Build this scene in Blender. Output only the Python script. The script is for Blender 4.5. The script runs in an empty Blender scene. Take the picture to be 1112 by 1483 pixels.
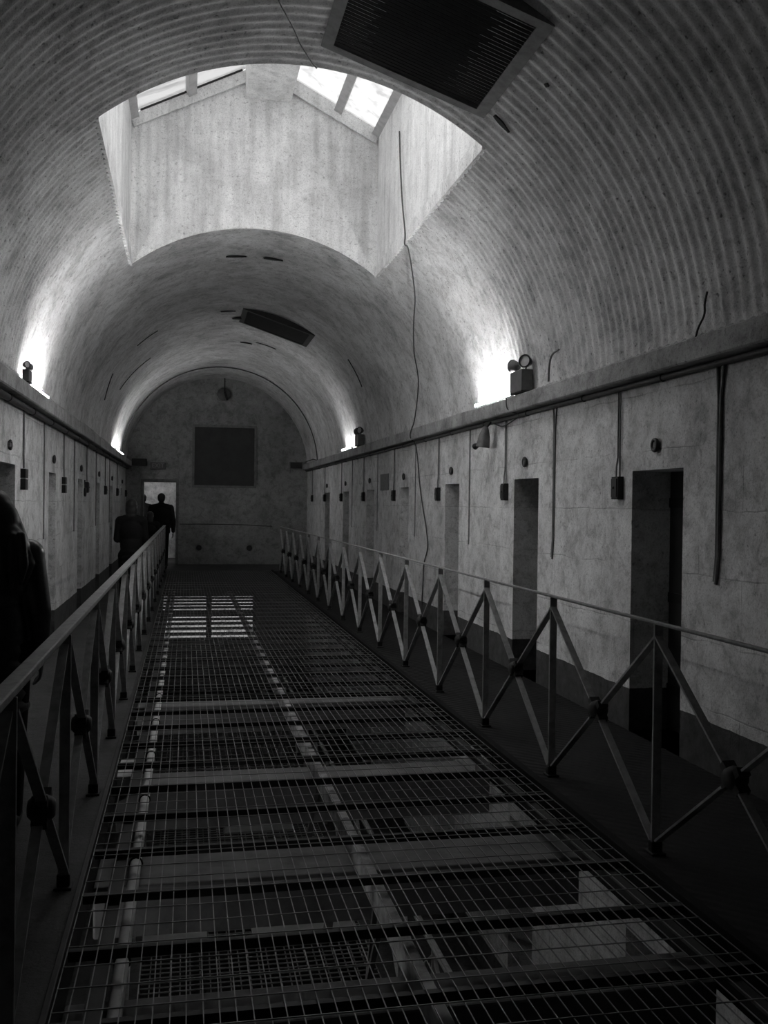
import bpy, bmesh, math, random
from mathutils import Vector, Matrix
random.seed(7)
PI = math.pi
sc = bpy.context.scene
COL = sc.collection
sin, cos = math.sin, math.cos

# ------------------------------------------------------------------ materials
MATS = {}

def new_mat(name):
    m = bpy.data.materials.new(name)
    m.use_nodes = True
    nt = m.node_tree
    b = nt.nodes['Principled BSDF']
    MATS[name] = m
    return m, nt, b

def nd(nt, t, **kw):
    n = nt.nodes.new(t)
    for k, v in kw.items():
        setattr(n, k, v)
    return n

def ramp(nt, fac, stops):
    r = nd(nt, 'ShaderNodeValToRGB')
    el = r.color_ramp.elements
    while len(el) < len(stops):
        el.new(0.5)
    for e, (p, v) in zip(el, stops):
        e.position = p
        e.color = (v, v, v, 1)
    nt.links.new(fac, r.inputs['Fac'])
    return r.outputs['Color']

def noise(nt, vec, scale, detail=4, rough=0.55, dist=0.0):
    n = nd(nt, 'ShaderNodeTexNoise')
    n.inputs['Scale'].default_value = scale
    n.inputs['Detail'].default_value = detail
    n.inputs['Roughness'].default_value = rough
    n.inputs['Distortion'].default_value = dist
    nt.links.new(vec, n.inputs['Vector'])
    return n.outputs['Fac']

def mul(nt, a, b, fac=1.0):
    m = nd(nt, 'ShaderNodeMix', data_type='RGBA', blend_type='MULTIPLY')
    m.inputs[0].default_value = fac
    nt.links.new(a, m.inputs[6])
    nt.links.new(b, m.inputs[7])
    return m.outputs[2]

def math_n(nt, op, a, b):
    m = nd(nt, 'ShaderNodeMath', operation=op)
    for i, v in enumerate((a, b)):
        if isinstance(v, (int, float)):
            m.inputs[i].default_value = v
        else:
            nt.links.new(v, m.inputs[i])
    return m.outputs[0]

def bump(nt, b, h, strength=0.3, dist=0.02, prev=None):
    n = nd(nt, 'ShaderNodeBump')
    n.inputs['Strength'].default_value = strength
    n.inputs['Distance'].default_value = dist
    nt.links.new(h, n.inputs['Height'])
    if prev is not None:
        nt.links.new(prev, n.inputs['Normal'])
    nt.links.new(n.outputs['Normal'], b.inputs['Normal'])
    return n.outputs['Normal']

def plaster(name, lo, hi, dado=None, blocks=False, big=0.9, spots=0.5, rough=0.9, streak=False, mottle=0.75):
    """flaking whitewash over masonry; dado = height of a dark painted band"""
    m, nt, b = new_mat(name)
    b.inputs['Roughness'].default_value = rough
    b.inputs['Specular IOR Level'].default_value = 0.25
    geo = nd(nt, 'ShaderNodeNewGeometry')
    pos = geo.outputs['Position']
    c1 = ramp(nt, noise(nt, pos, big, 6, 0.62, 0.4), [(0.30, lo), (0.52, (lo + hi) * 0.52), (0.72, hi)])
    c2 = mul(nt, ramp(nt, noise(nt, pos, 7, 6, 0.7, 0.6), [(0.34, 0.45), (0.49, 0.88), (0.62, 1.0)]),
             ramp(nt, noise(nt, pos, 2.6, 8, 0.72, 0.3), [(0.36, 0.52), (0.48, 0.90), (0.60, 1.0)]))
    c3 = ramp(nt, noise(nt, pos, 30, 3, 0.6), [(0.28, 1 - spots), (0.40, 0.95), (0.8, 1.0)])
    c4 = ramp(nt, noise(nt, pos, 95, 2, 0.5), [(0.30, 0.72), (0.5, 0.97), (0.75, 1.0)])
    c = mul(nt, mul(nt, c1, c2, mottle), mul(nt, c3, c4))
    if streak:
        mp = nd(nt, 'ShaderNodeMapping')
        mp.inputs['Scale'].default_value = (7, 7, 0.5)
        nt.links.new(pos, mp.inputs['Vector'])
        c = mul(nt, c, ramp(nt, noise(nt, mp.outputs[0], 1.0, 5, 0.6), [(0.3, 0.72), (0.55, 1.0), (0.8, 1.0)]))
    h = noise(nt, pos, 22, 8, 0.7)
    if blocks:
        sx = nd(nt, 'ShaderNodeSeparateXYZ')
        nt.links.new(pos, sx.inputs[0])
        cb = nd(nt, 'ShaderNodeCombineXYZ')
        nt.links.new(math_n(nt, 'ADD', sx.outputs[1], sx.outputs[0]), cb.inputs[0])
        wob = noise(nt, pos, 2.5, 2)
        nt.links.new(math_n(nt, 'ADD', sx.outputs[2], math_n(nt, 'MULTIPLY', wob, 0.05)), cb.inputs[1])
        br = nd(nt, 'ShaderNodeTexBrick')
        br.inputs['Scale'].default_value = 1.0
        br.inputs['Brick Width'].default_value = 0.95
        br.inputs['Row Height'].default_value = 0.40
        br.inputs['Mortar Size'].default_value = 0.006
        br.inputs['Mortar Smooth'].default_value = 0.6
        nt.links.new(cb.outputs[0], br.inputs['Vector'])
        worn = ramp(nt, noise(nt, pos, 1.6, 3), [(0.42, 0.0), (0.62, 1.0)])
        mort = math_n(nt, 'MULTIPLY', br.outputs['Fac'], worn)
        c = mul(nt, c, ramp(nt, mort, [(0.0, 1.0), (1.0, 0.66)]))
        h = math_n(nt, 'SUBTRACT', h, math_n(nt, 'MULTIPLY', mort, 0.4))
    if dado is not None:
        sx2 = nd(nt, 'ShaderNodeSeparateXYZ')
        nt.links.new(pos, sx2.inputs[0])
        edge = math_n(nt, 'ADD', sx2.outputs[2], math_n(nt, 'MULTIPLY', noise(nt, pos, 5, 4), 0.03))
        f = math_n(nt, 'LESS_THAN', edge, dado + 0.015)
        mx = nd(nt, 'ShaderNodeMix', data_type='RGBA')
        nt.links.new(f, mx.inputs[0])
        nt.links.new(c, mx.inputs[6])
        nt.links.new(ramp(nt, noise(nt, pos, 9, 6, 0.7), [(0.3, 0.035), (0.6, 0.075), (0.8, 0.11)]), mx.inputs[7])
        c = mx.outputs[2]
    nt.links.new(c, b.inputs['Base Color'])
    bump(nt, b, h, 0.5, 0.015)
    return m

def plain(name, v, rough=0.6, metal=0.0, var=0.35, scale=14, spec=0.4):
    m, nt, b = new_mat(name)
    b.inputs['Roughness'].default_value = rough
    b.inputs['Metallic'].default_value = metal
    b.inputs['Specular IOR Level'].default_value = spec
    geo = nd(nt, 'ShaderNodeNewGeometry')
    f = noise(nt, geo.outputs['Position'], scale, 5, 0.65)
    nt.links.new(ramp(nt, f, [(0.3, v * (1 - var)), (0.55, v), (0.75, v * (1 + var * 0.5))]), b.inputs['Base Color'])
    bump(nt, b, f, 0.15, 0.004)
    return m

def emit(name, strength, v=1.0):
    m, nt, b = new_mat(name)
    b.inputs['Base Color'].default_value = (0.8, 0.8, 0.8, 1)
    b.inputs['Emission Color'].default_value = (v, v, v, 1)
    b.inputs['Emission Strength'].default_value = strength
    return m

def dirty_glass(name, clear, body, scale_vec):
    """grimy pane: part clear, part milky dirt that scatters daylight"""
    m = bpy.data.materials.new(name)
    m.use_nodes = True
    nt = m.node_tree
    for n in list(nt.nodes):
        nt.nodes.remove(n)
    out = nd(nt, 'ShaderNodeOutputMaterial')
    geo = nd(nt, 'ShaderNodeNewGeometry')
    mp = nd(nt, 'ShaderNodeMapping')
    mp.inputs['Scale'].default_value = scale_vec
    nt.links.new(geo.outputs['Position'], mp.inputs['Vector'])
    f = noise(nt, mp.outputs[0], 1.0, 6, 0.7, 0.5)
    tr = nd(nt, 'ShaderNodeBsdfTransparent')
    nt.links.new(ramp(nt, f, [(0.36, clear * 0.25), (0.5, clear), (0.75, clear)]), tr.inputs['Color'])
    tl = nd(nt, 'ShaderNodeBsdfTranslucent')
    tl.inputs['Color'].default_value = (body, body, body, 1)
    df = nd(nt, 'ShaderNodeBsdfDiffuse')
    df.inputs['Color'].default_value = (body * 0.5,) * 3 + (1,)
    a1 = nd(nt, 'ShaderNodeMixShader'); a1.inputs[0].default_value = 0.5
    nt.links.new(tl.outputs[0], a1.inputs[1]); nt.links.new(df.outputs[0], a1.inputs[2])
    a2 = nd(nt, 'ShaderNodeMixShader'); a2.inputs[0].default_value = 0.35
    nt.links.new(tr.outputs[0], a2.inputs[1]); nt.links.new(a1.outputs[0], a2.inputs[2])
    nt.links.new(a2.outputs[0], out.inputs['Surface'])
    MATS[name] = m
    return m

M_WALL = plaster('whitewashed_wall', 0.58, 0.96, dado=0.30, blocks=True)
M_WALL_LOW = plaster('whitewashed_lower_wall', 0.55, 0.88, dado=-2.95, blocks=True)
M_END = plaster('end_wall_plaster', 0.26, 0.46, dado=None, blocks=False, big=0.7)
M_VAULT = plaster('vault_whitewash', 0.50, 0.94, big=0.75, spots=0.7, mottle=0.7)
M_SHAFT = plaster('skylight_lining', 0.72, 0.98, big=1.1, spots=0.5, streak=True, mottle=0.3)
M_CORN = plaster('cornice_plaster', 0.30, 0.52, big=1.3)
M_FLOOR = plaster('worn_concrete_floor', 0.03, 0.085, big=1.6, rough=0.7)
M_ROUGH = plaster('vestibule_wall', 0.35, 0.75, big=1.8, spots=0.6)
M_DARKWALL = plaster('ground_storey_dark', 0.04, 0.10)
M_RAIL = plain('worn_grey_rail_paint', 0.27, 0.5, 0.0, 0.4, 20)
M_BOSS = plain('black_cast_iron', 0.010, 0.6, 0.0, 0.3, 30)
M_WIRE = plain('galvanised_wire', 0.22, 0.45, 0.3, 0.35, 10)
M_STEEL = plain('dark_steel', 0.022, 0.6, 0.2, 0.4, 12)
M_KERB = plain('black_kerb_paint', 0.008, 0.8, 0.0, 0.4, 12, 0.1)
M_BEAM = plain('pale_concrete_beam', 0.16, 0.85, 0.0, 0.4, 6)
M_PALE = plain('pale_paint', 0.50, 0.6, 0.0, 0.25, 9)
M_CHIP = plain('chipped_pale_beam_paint', 0.34, 0.7, 0.0, 0.8, 7)
M_BLACK = plain('black_plastic', 0.006, 0.45, 0.0, 0.2, 30)
M_GREY = plain('mid_grey_metal', 0.11, 0.5, 0.2, 0.3, 16)
M_PIPE = plain('dark_painted_pipe', 0.06, 0.6, 0.0, 0.4, 18)
M_DROP = plain('grey_painted_conduit', 0.17, 0.6, 0.0, 0.4, 18)
M_DOOR = plain('dark_cell_door_paint', 0.035, 0.6, 0.0, 0.4, 5)
M_GRILLE = plain('black_grille_slats', 0.02, 0.7, 0.0, 0.4, 12)
M_FRAME = plain('grille_frame_paint', 0.16, 0.7, 0.0, 0.4, 10)
M_BOARD = plain('dark_board', 0.045, 0.85, 0.0, 0.25, 3)
M_PLY = plain('pale_plywood', 0.22, 0.8, 0.0, 0.2, 4)
M_RING = plain('dark_number_ring', 0.03, 0.5, 0.0, 0.3, 40)
M_RINGC = plain('grey_number_face', 0.16, 0.6, 0.0, 0.6, 60)
M_SIGN = plain('dark_sign_face', 0.035, 0.4, 0.0, 0.1, 10)
M_SIGNT = plain('dull_sign_lettering', 0.16, 0.5, 0.0, 0.1, 10)
M_COAT = plain('black_coat_cloth', 0.008, 0.85, 0.0, 0.4, 60, 0.15)
M_SEQUIN = plain('dark_glinting_coat', 0.014, 0.32, 0.0, 0.9, 70, 0.5)
M_TROU = plain('black_trouser_cloth', 0.007, 0.9, 0.0, 0.3, 50, 0.1)
M_HAIR = plain('dark_hair', 0.014, 0.45, 0.0, 0.5, 60, 0.35)
M_SKIN = plain('skin', 0.22, 0.55, 0.0, 0.1, 20)
M_SHOE = plain('black_shoe', 0.008, 0.5, 0.0, 0.2, 30)
M_TUBE = emit('fluorescent_tube_glow', 320.0)
M_TUBE_DIM = emit('worn_tube_glow', 120.0)
M_TUBE_ADDED = emit('added_lower_tube_glow', 55.0)
M_LAMP = emit('vestibule_lamp_glow', 9.0)
M_GLASS = dirty_glass('clear_unseen_glass', 0.85, 0.7, (2.0, 4.0, 4.0))  # near panes out of view, made clear to let in more daylight
M_GLASSR = dirty_glass('grimy_bright_glass', 0.088, 0.35, (5.0, 5.0, 5.0))
M_GLASSL = dirty_glass('caked_skylight_glass', 0.068, 0.22, (1.2, 9.0, 1.2))
M_GLASS2 = dirty_glass('very_grimy_lower_glass', 0.045, 0.07, (3.0, 3.0, 9.0))

# chequer / ribbed texture of the walkway floor comes from a fine bump
def ribbed_floor():
    m, nt, b = new_mat('ribbed_walkway_floor')
    b.inputs['Roughness'].default_value = 0.75
    b.inputs['Specular IOR Level'].default_value = 0.15
    geo = nd(nt, 'ShaderNodeNewGeometry')
    pos = geo.outputs['Position']
    w = nd(nt, 'ShaderNodeTexWave', wave_type='BANDS', bands_direction='DIAGONAL')
    w.inputs['Scale'].default_value = 7.0
    w.inputs['Distortion'].default_value = 2.0
    w.inputs['Detail'].default_value = 2.0
    nt.links.new(pos, w.inputs['Vector'])
    c = mul(nt, ramp(nt, noise(nt, pos, 1.8, 6, 0.65), [(0.3, 0.007), (0.55, 0.014), (0.75, 0.026)]),
            ramp(nt, w.outputs['Fac'], [(0.1, 0.75), (0.7, 1.0)]))
    nt.links.new(c, b.inputs['Base Color'])
    bump(nt, b, w.outputs['Fac'], 0.5, 0.01)
    return m
M_WALK = ribbed_floor()

# ------------------------------------------------------------------ mesh helper
class MB:
    def __init__(self):
        self.v = []; self.f = []; self.smooth = []

    def add(self, vs, fs, smooth=False):
        o = len(self.v)
        self.v += [tuple(p) for p in vs]
        self.f += [tuple(i + o for i in f) for f in fs]
        self.smooth += [smooth] * len(fs)
        return self

    def box(self, x0, x1, y0, y1, z0, z1):
        v = [(x, y, z) for z in (z0, z1) for y in (y0, y1) for x in (x0, x1)]
        return self.add(v, [(0, 2, 3, 1), (4, 5, 7, 6), (0, 1, 5, 4), (2, 6, 7, 3), (0, 4, 6, 2), (1, 3, 7, 5)])

    def bbox(self, x0, x1, y0, y1, z0, z1, b=0.004):
        """bevelled box"""
        bm = bmesh.new()
        r = bmesh.ops.create_cube(bm, size=1.0)
        for p in bm.verts:
            p.co = Vector(((x0 + x1) / 2 + p.co.x * (x1 - x0), (y0 + y1) / 2 + p.co.y * (y1 - y0), (z0 + z1) / 2 + p.co.z * (z1 - z0)))
        bmesh.ops.bevel(bm, geom=bm.edges[:], offset=b, segments=2, affect='EDGES', profile=0.5)
        bm.verts.index_update()
        self.add([v.co for v in bm.verts], [[v.index for v in f.verts] for f in bm.faces])
        bm.free()
        return self

    def bar(self, a, b, w, t, side=(1, 0, 0)):
        """rectangular bar from a to b; w along side, t across"""
        a = Vector(a); b = Vector(b); d = (b - a).normalized(); s = Vector(side)
        s = (s - d * s.dot(d)).normalized(); n = d.cross(s)
        q = [(-1, -1), (1, -1), (1, 1), (-1, 1)]
        v = [p + s * (i * w / 2) + n * (j * t / 2) for p in (a, b) for i, j in q]
        return self.add(v, [(3, 2, 1, 0), (4, 5, 6, 7), (0, 1, 5, 4), (1, 2, 6, 5), (2, 3, 7, 6), (3, 0, 4, 7)])

    def tube(self, pts, r, n=10, caps=True):
        pts = [Vector(p) for p in pts]
        rs = r if isinstance(r, (list, tuple)) else [r] * len(pts)
        V = []; F = []
        up = None
        for i, p in enumerate(pts):
            d = ((pts[min(i + 1, len(pts) - 1)] - pts[max(i - 1, 0)])).normalized()
            if up is None:
                up = Vector((0, 0, 1)) if abs(d.z) < 0.9 else Vector((0, 1, 0))
            s = d.cross(up).normalized(); up = s.cross(d).normalized()
            for k in range(n):
                a = 2 * PI * k / n
                V.append(p + (s * cos(a) + up * sin(a)) * rs[i])
        for i in range(len(pts) - 1):
            for k in range(n):
                k2 = (k + 1) % n
                F.append((i * n + k, i * n + k2, (i + 1) * n + k2, (i + 1) * n + k))
        self.add(V, F, True)
        if caps:
            self.add([V[k] for k in range(n)], [tuple(range(n - 1, -1, -1))])
            self.add([V[-n + k] for k in range(n)], [tuple(range(n))])
        return self

    def lathe(self, c, axis, prof, n=20, smooth=True):
        """prof: list of (distance along axis, radius)"""
        c = Vector(c); ax = Vector(axis).normalized()
        s = ax.cross(Vector((0, 0, 1)) if abs(ax.z) < 0.9 else Vector((1, 0, 0))).normalized(); t = ax.cross(s)
        V = []; F = []
        for d, r in prof:
            for k in range(n):
                a = 2 * PI * k / n
                V.append(c + ax * d + (s * cos(a) + t * sin(a)) * max(r, 1e-4))
        for i in range(len(prof) - 1):
            for k in range(n):
                k2 = (k + 1) % n
                F.append((i * n + k, i * n + k2, (i + 1) * n + k2, (i + 1) * n + k))
        self.add(V, F, smooth)
        return self

    def torus(self, c, axis, R, r, n=24, m=8, a0=0.0, a1=2 * PI):
        c = Vector(c); ax = Vector(axis).normalized()
        s = ax.cross(Vector((0, 0, 1))).normalized(); t = ax.cross(s)
        full = abs(a1 - a0 - 2 * PI) < 1e-3
        cnt = n if full else n + 1
        V = []; F = []
        for i in range(cnt):
            a = a0 + (a1 - a0) * i / n
            d = s * cos(a) + t * sin(a)
            for k in range(m):
                b = 2 * PI * k / m
                V.append(c + d * (R + r * cos(b)) + ax * (r * sin(b)))
        for i in range(n):
            j = (i + 1) % cnt
            for k in range(m):
                k2 = (k + 1) % m
                F.append((i * m + k, j * m + k, j * m + k2, i * m + k2))
        return self.add(V, F, True)

    def grid(self, rows, smooth=True, flip=False):
        """rows of equal length of points"""
        n = len(rows[0]); V = [p for r in rows for p in r]; F = []
        for i in range(len(rows) - 1):
            for k in range(n - 1):
                q = (i * n + k, i * n + k + 1, (i + 1) * n + k + 1, (i + 1) * n + k)
                F.append(q[::-1] if flip else q)
        return self.add(V, F, smooth)

    def build(self, name, mat, parent=None, origin=None):
        me = bpy.data.meshes.new(name)
        o0 = Vector(origin) if origin is not None else Vector((0, 0, 0))
        me.from_pydata([Vector(p) - o0 for p in self.v], [], self.f)
        me.polygons.foreach_set('use_smooth', self.smooth)
        me.materials.append(mat)
        bm = bmesh.new(); bm.from_mesh(me)
        bmesh.ops.recalc_face_normals(bm, faces=bm.faces)
        bm.to_mesh(me); bm.free()
        me.update()
        o = bpy.data.objects.new(name, me)
        o.location = o0
        COL.objects.link(o)
        if parent is not None:
            o.parent = parent
            o.matrix_parent_inverse = parent_matrix(parent).inverted()
        return o

def parent_matrix(o):
    m = Matrix.LocRotScale(o.location, o.rotation_euler, o.scale)
    if o.parent:
        m = parent_matrix(o.parent) @ o.matrix_parent_inverse @ m
    return m

def thing(name, label, cat, loc=(0, 0, 0), group=None):
    o = bpy.data.objects.new(name, None)
    o.empty_display_size = 0.1
    o.location = loc
    COL.objects.link(o)
    return tag(o, label, cat, group)

def tag(o, label, cat, group=None):
    o['label'] = label; o['category'] = cat
    if group: o['group'] = group
    return o

def struct(o, label, cat):
    o['kind'] = 'structure'; o['label'] = label; o['category'] = cat
    return o

def sroot(name, label, cat, loc=(0, 0, 0)):
    o = bpy.data.objects.new(name, None); o.location = loc; o.empty_display_size = 0.1
    COL.objects.link(o)
    return struct(o, label, cat)

def copy_thing(root, delta, label):
    """copy of a thing with copies of its parts and sub-parts, moved by delta"""
    def rec(o, par):
        c = o.copy(); COL.objects.link(c)
        if par is not None: c.parent = par
        for ch in list(o.children): rec(ch, c)
        return c
    r = rec(root, None)
    r.location = Vector(root.location) + Vector(delta)
    r['label'] = label
    return r

ORD = ['nearest', 'second', 'third', 'fourth', 'fifth', 'sixth', 'seventh', 'eighth', 'ninth', 'tenth']

# ------------------------------------------------------------------ dimensions
XL, XR = -1.50, 3.10          # cell walls
YB, YE = -2.6, 25.30          # back wall, end wall
CX, SZ, R = 0.79, 2.50, 2.30  # vault centre, springing, radius
VX0, VX1 = -0.41, 2.00        # edges of the void
VY0, VY1 = 2.20, 22.80
SX0, SX1, SY0, SY1 = -0.66, 2.20, 7.10, 11.40   # skylight opening
LZ = -3.25                    # floor of the storey below
TH = 0.31

# ------------------------------------------------------------------ walls with cell doors
def cell_wall(name, mat, x, out, y0, y1, z0, z1, doors, label):
    """face at x, thickness to x+out*TH; doors = list of (ya, yb, zbottom, ztop)"""
    mb = MB()
    xb = x + out * TH
    ys = sorted(set([y0, y1] + [v for d in doors for v in d[:2]]))
    zt = doors[0][3] if doors else z1
    zb = doors[0][2] if doors else z0
    def quad(ya, yb, za, zc, xx):
        ny = max(1, int((yb - ya) / 0.6)); 
        rows = [[(xx, ya + (yb - ya) * i / ny, z) for i in range(ny + 1)] for z in (za, zc)]
        mb.grid(rows, False)
    for ya, yb in zip(ys[:-1], ys[1:]):
        isd = any(abs(d[0] - ya) < 1e-6 for d in doors)
        quad(ya, yb, zt, z1, x)
        if zb > z0 + 1e-6: quad(ya, yb, z0, zb, x)
        if not isd: quad(ya, yb, zb, zt, x)
        else:
            mb.add([(x, ya, zb), (xb, ya, zb), (xb, ya, zt), (x, ya, zt)], [(0, 1, 2, 3)])
            mb.add([(x, yb, zb), (xb, yb, zb), (xb, yb, zt), (x, yb, zt)], [(0, 1, 2, 3)])
            mb.add([(x, ya, zt), (xb, ya, zt), (xb, yb, zt), (x, yb, zt)], [(0, 1, 2, 3)])
            mb.add([(x, ya, zb), (xb, ya, zb), (xb, yb, zb), (x, yb, zb)], [(0, 1, 2, 3)])
    # outer skin closes the wall behind the doors
    xo = x + out * (TH + 0.30)
    mb.add([(xo, y0, z0), (xo, y1, z0), (xo, y1, z1), (xo, y0, z1)], [(0, 1, 2, 3)])
    mb.add([(x, y0, z1), (xo, y0, z1), (xo, y1, z1), (x, y1, z1)], [(0, 1, 2, 3)])
    mb.add([(x, y0, z0), (xo, y0, z0), (xo, y1, z0), (x, y1, z0)], [(0, 1, 2, 3)])
    for yy in (y0, y1):
        mb.add([(x, yy, z0), (xo, yy, z0), (xo, yy, z1), (x, yy, z1)], [(0, 1, 2, 3)])
    o = mb.build(name, mat)
    return struct(o, label, 'wall')

RD = [(5.655 + 2.585 * k, 6.375 + 2.585 * k) for k in range(-2, 7)]
RD = [(a, b) for a, b in RD]
RD[3] = (8.24, 8.90); RD[4] = (10.82, 11.44); RD[5] = (13.42, 13.98)
LD = [(2.65, 3.35), (5.55, 6.25), (8.39, 9.11), (11.27, 11.86), (14.2, 14.78), (17.04, 17.72), (20.0, 20.7), (23.2, 23.8)]
rdoors = [(a, b, 0.0, 1.845) for a, b in RD]
ldoors = [(a, b, 0.0, 1.90) for a, b in LD]
cell_wall('wall_right', M_WALL, XR, 1, YB, YE, 0.0, 2.50, rdoors, 'whitewashed block wall of cell doors on the right of the gallery')
cell_wall('wall_left', M_WALL, XL, -1, YB, YE, 0.0, 2.50, ldoors, 'whitewashed block wall of cell doors on the left of the gallery')
rl = [(a, b, LZ, LZ + 1.85) for a, b in RD]
ll = [(a, b, LZ, LZ + 1.85) for a, b in LD]
cell_wall('wall_right_lower', M_WALL_LOW, XR, 1, YB, YE, LZ, -0.25, rl, 'right cell wall of the storey below, seen through the netting')
cell_wall('wall_left_lower', M_WALL_LOW, XL, -1, YB, YE, LZ, -0.25, ll, 'left cell wall of the storey below, seen through the netting')

def cell_door(n, x, out, ya, yb, z0, zt, label):
    root = sroot('door_%d' % n, label, 'door', (x + out * TH, (ya + yb) / 2, z0))
    xi = x + out * (TH - 0.015)          # gallery face of the leaf
    xo = x + out * (TH + 0.05)
    lo, hi = min(xi, xo), max(xi, xo)
    MB().bbox(lo, hi, ya - 0.03, yb + 0.03, z0 + 0.01, zt + 0.03, 0.004).build('door_leaf', M_DOOR, root)
    t = MB()
    f0, f1 = sorted((xi, xi - out * 0.014))
    for z in (z0 + 0.30, z0 + 0.95, zt - 0.22):
        t.box(f0, f1, ya + 0.01, yb - 0.01, z - 0.035, z + 0.035)
    t.build('iron_strap', M_STEEL, root)
    yk = ya + 0.16 if out > 0 else yb - 0.16
    MB().lathe((xi, ya + (yb - ya) * 0.42, z0 + 1.52), (-out, 0, 0), [(0, 0.028), (0.012, 0.028), (0.016, 0.018), (0.016, 0.0)], 14).build('peephole', M_BOSS, root)
    bt = MB()
    bt.tube([(xi - out * 0.02, ya + 0.02, z0 + 1.05), (xi - out * 0.02, ya + 0.34, z0 + 1.05)], 0.012, 8)
    bt.box(*sorted((xi, xi - out * 0.03)), ya + 0.12, ya + 0.24, z0 + 1.0, z0 + 1.1)
    bt.build('bolt', M_BOSS, root)
    return root

dn = 1
for k, (a, b) in enumerate(RD[1:], 0):
    nm = 'dark cell door recessed in the right wall, ' + (['just outside the right picture edge', 'nearest one in view', 'second one in view', 'third one in view', 'fourth one in view', 'fifth one in view', 'sixth one in view', 'last one before the end wall'][k])
    cell_door(dn, XR, 1, a, b, 0.0, 1.845, nm); dn += 1
for k, (a, b) in enumerate(LD[2:], 0):
    nm = 'dark cell door recessed in the left wall, ' + (['beside the long haired person', 'second one in view', 'third one in view', 'fourth one in view', 'fifth one in view', 'last one before the end wall'][k])
    cell_door(dn, XL, -1, a, b, 0.0, 1.90, nm); dn += 1
for k, (a, b) in enumerate(RD[2:7], 0):
    cell_door(dn, XR, 1, a, b, LZ, LZ + 1.85, 'dark cell door of the storey below on the right, %s from the near end' % ORD[k]); dn += 1

# end wall with its doorway ------------------------------------------------------
DX0, DX1, DZ = -1.07, -0.265, 2.10
def zarc(x, r=R):
    return SZ + math.sqrt(max(r * r - (x - CX) ** 2, 0))
mb = MB()
xs = sorted(set([XL + (XR - XL) * i / 80 for i in range(81)] + [DX0, DX1]))
def ztop(x): return max(2.5, zarc(x, R + 0.06)) if abs(x - CX) < R else 2.5
for xa, xb in zip(xs[:-1], xs[1:]):
    xm = (xa + xb) / 2
    zb = DZ if DX0 < xm < DX1 else -0.25
    mb.add([(xa, YE, zb), (xb, YE, zb), (xb, YE, ztop(xb)), (xa, YE, ztop(xa))], [(0, 1, 2, 3)])
    mb.add([(xa, YE + 0.35, zb), (xb, YE + 0.35, zb), (xb, YE + 0.35, ztop(xb)), (xa, YE + 0.35, ztop(xa))], [(0, 1, 2, 3)])
for xx in (DX0, DX1):
    mb.add([(xx, YE, 0), (xx, YE + 0.35, 0), (xx, YE + 0.35, DZ), (xx, YE, DZ)], [(0, 1, 2, 3)])
mb.add([(DX0, YE, DZ), (DX1, YE, DZ), (DX1, YE + 0.35, DZ), (DX0, YE + 0.35, DZ)], [(0, 1, 2, 3)])
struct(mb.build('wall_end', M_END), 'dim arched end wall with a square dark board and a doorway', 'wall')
# doorway lining
mb = MB()
mb.box(DX0 - 0.07, DX0 + 0.0, YE - 0.03, YE - 0.002, 0.002, DZ + 0.07)
mb.box(DX1, DX1 + 0.07, YE - 0.03, YE - 0.002, 0.002, DZ + 0.07)
mb.box(DX0, DX1, YE - 0.03, YE - 0.002, DZ, DZ + 0.07)
struct(mb.build('trim_1', M_FRAME), 'frame round the bright doorway in the end wall', 'door frame')
# vestibule beyond the doorway: a rough lit wall
mb = MB()
vx0, vx1, vy0, vy1, vz1 = -2.3, 1.2, YE + 0.35, 28.2, 2.6
mb.add([(vx0, vy1, 0), (vx1, vy1, 0), (vx1, vy1, vz1), (vx0, vy1, vz1)], [(0, 1, 2, 3)])
mb.add([(vx0, vy0, 0), (vx0, vy1, 0), (vx0, vy1, vz1), (vx0, vy0, vz1)], [(0, 1, 2, 3)])
mb.add([(vx1, vy0, 0), (vx1, vy1, 0), (vx1, vy1, vz1), (vx1, vy0, vz1)], [(0, 1, 2, 3)])
mb.add([(vx0, vy0, vz1), (vx1, vy0, vz1), (vx1, vy1, vz1), (vx0, vy1, vz1)], [(0, 1, 2, 3)])
struct(mb.build('wall_vestibule', M_ROUGH), 'rough lit wall beyond the doorway at the far end', 'wall')
struct(MB().box(vx0, vx1, YE, vy1, -0.25, 0.0).build('floor_vestibule', M_FLOOR), 'floor beyond the far doorway', 'floor')
lamp = thing('ceiling_lamp', 'plain batten lamp on the ceiling beyond the far doorway', 'lamp', (-0.2, 27.0, 2.6))
MB().bbox(-0.8, 0.4, 26.95, 27.05, 2.55, 2.6).build('lamp_housing', M_PALE, lamp)
MB().tube([(-0.75, 27.0, 2.53), (0.35, 27.0, 2.53)], 0.02, 12).build('tube', M_LAMP, lamp)

struct(MB().box(XL - 0.61, XR + 0.61, YB - 0.3, YB, LZ, 5.0).build('wall_back', M_DARKWALL), 'back wall behind the viewpoint', 'wall')

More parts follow.
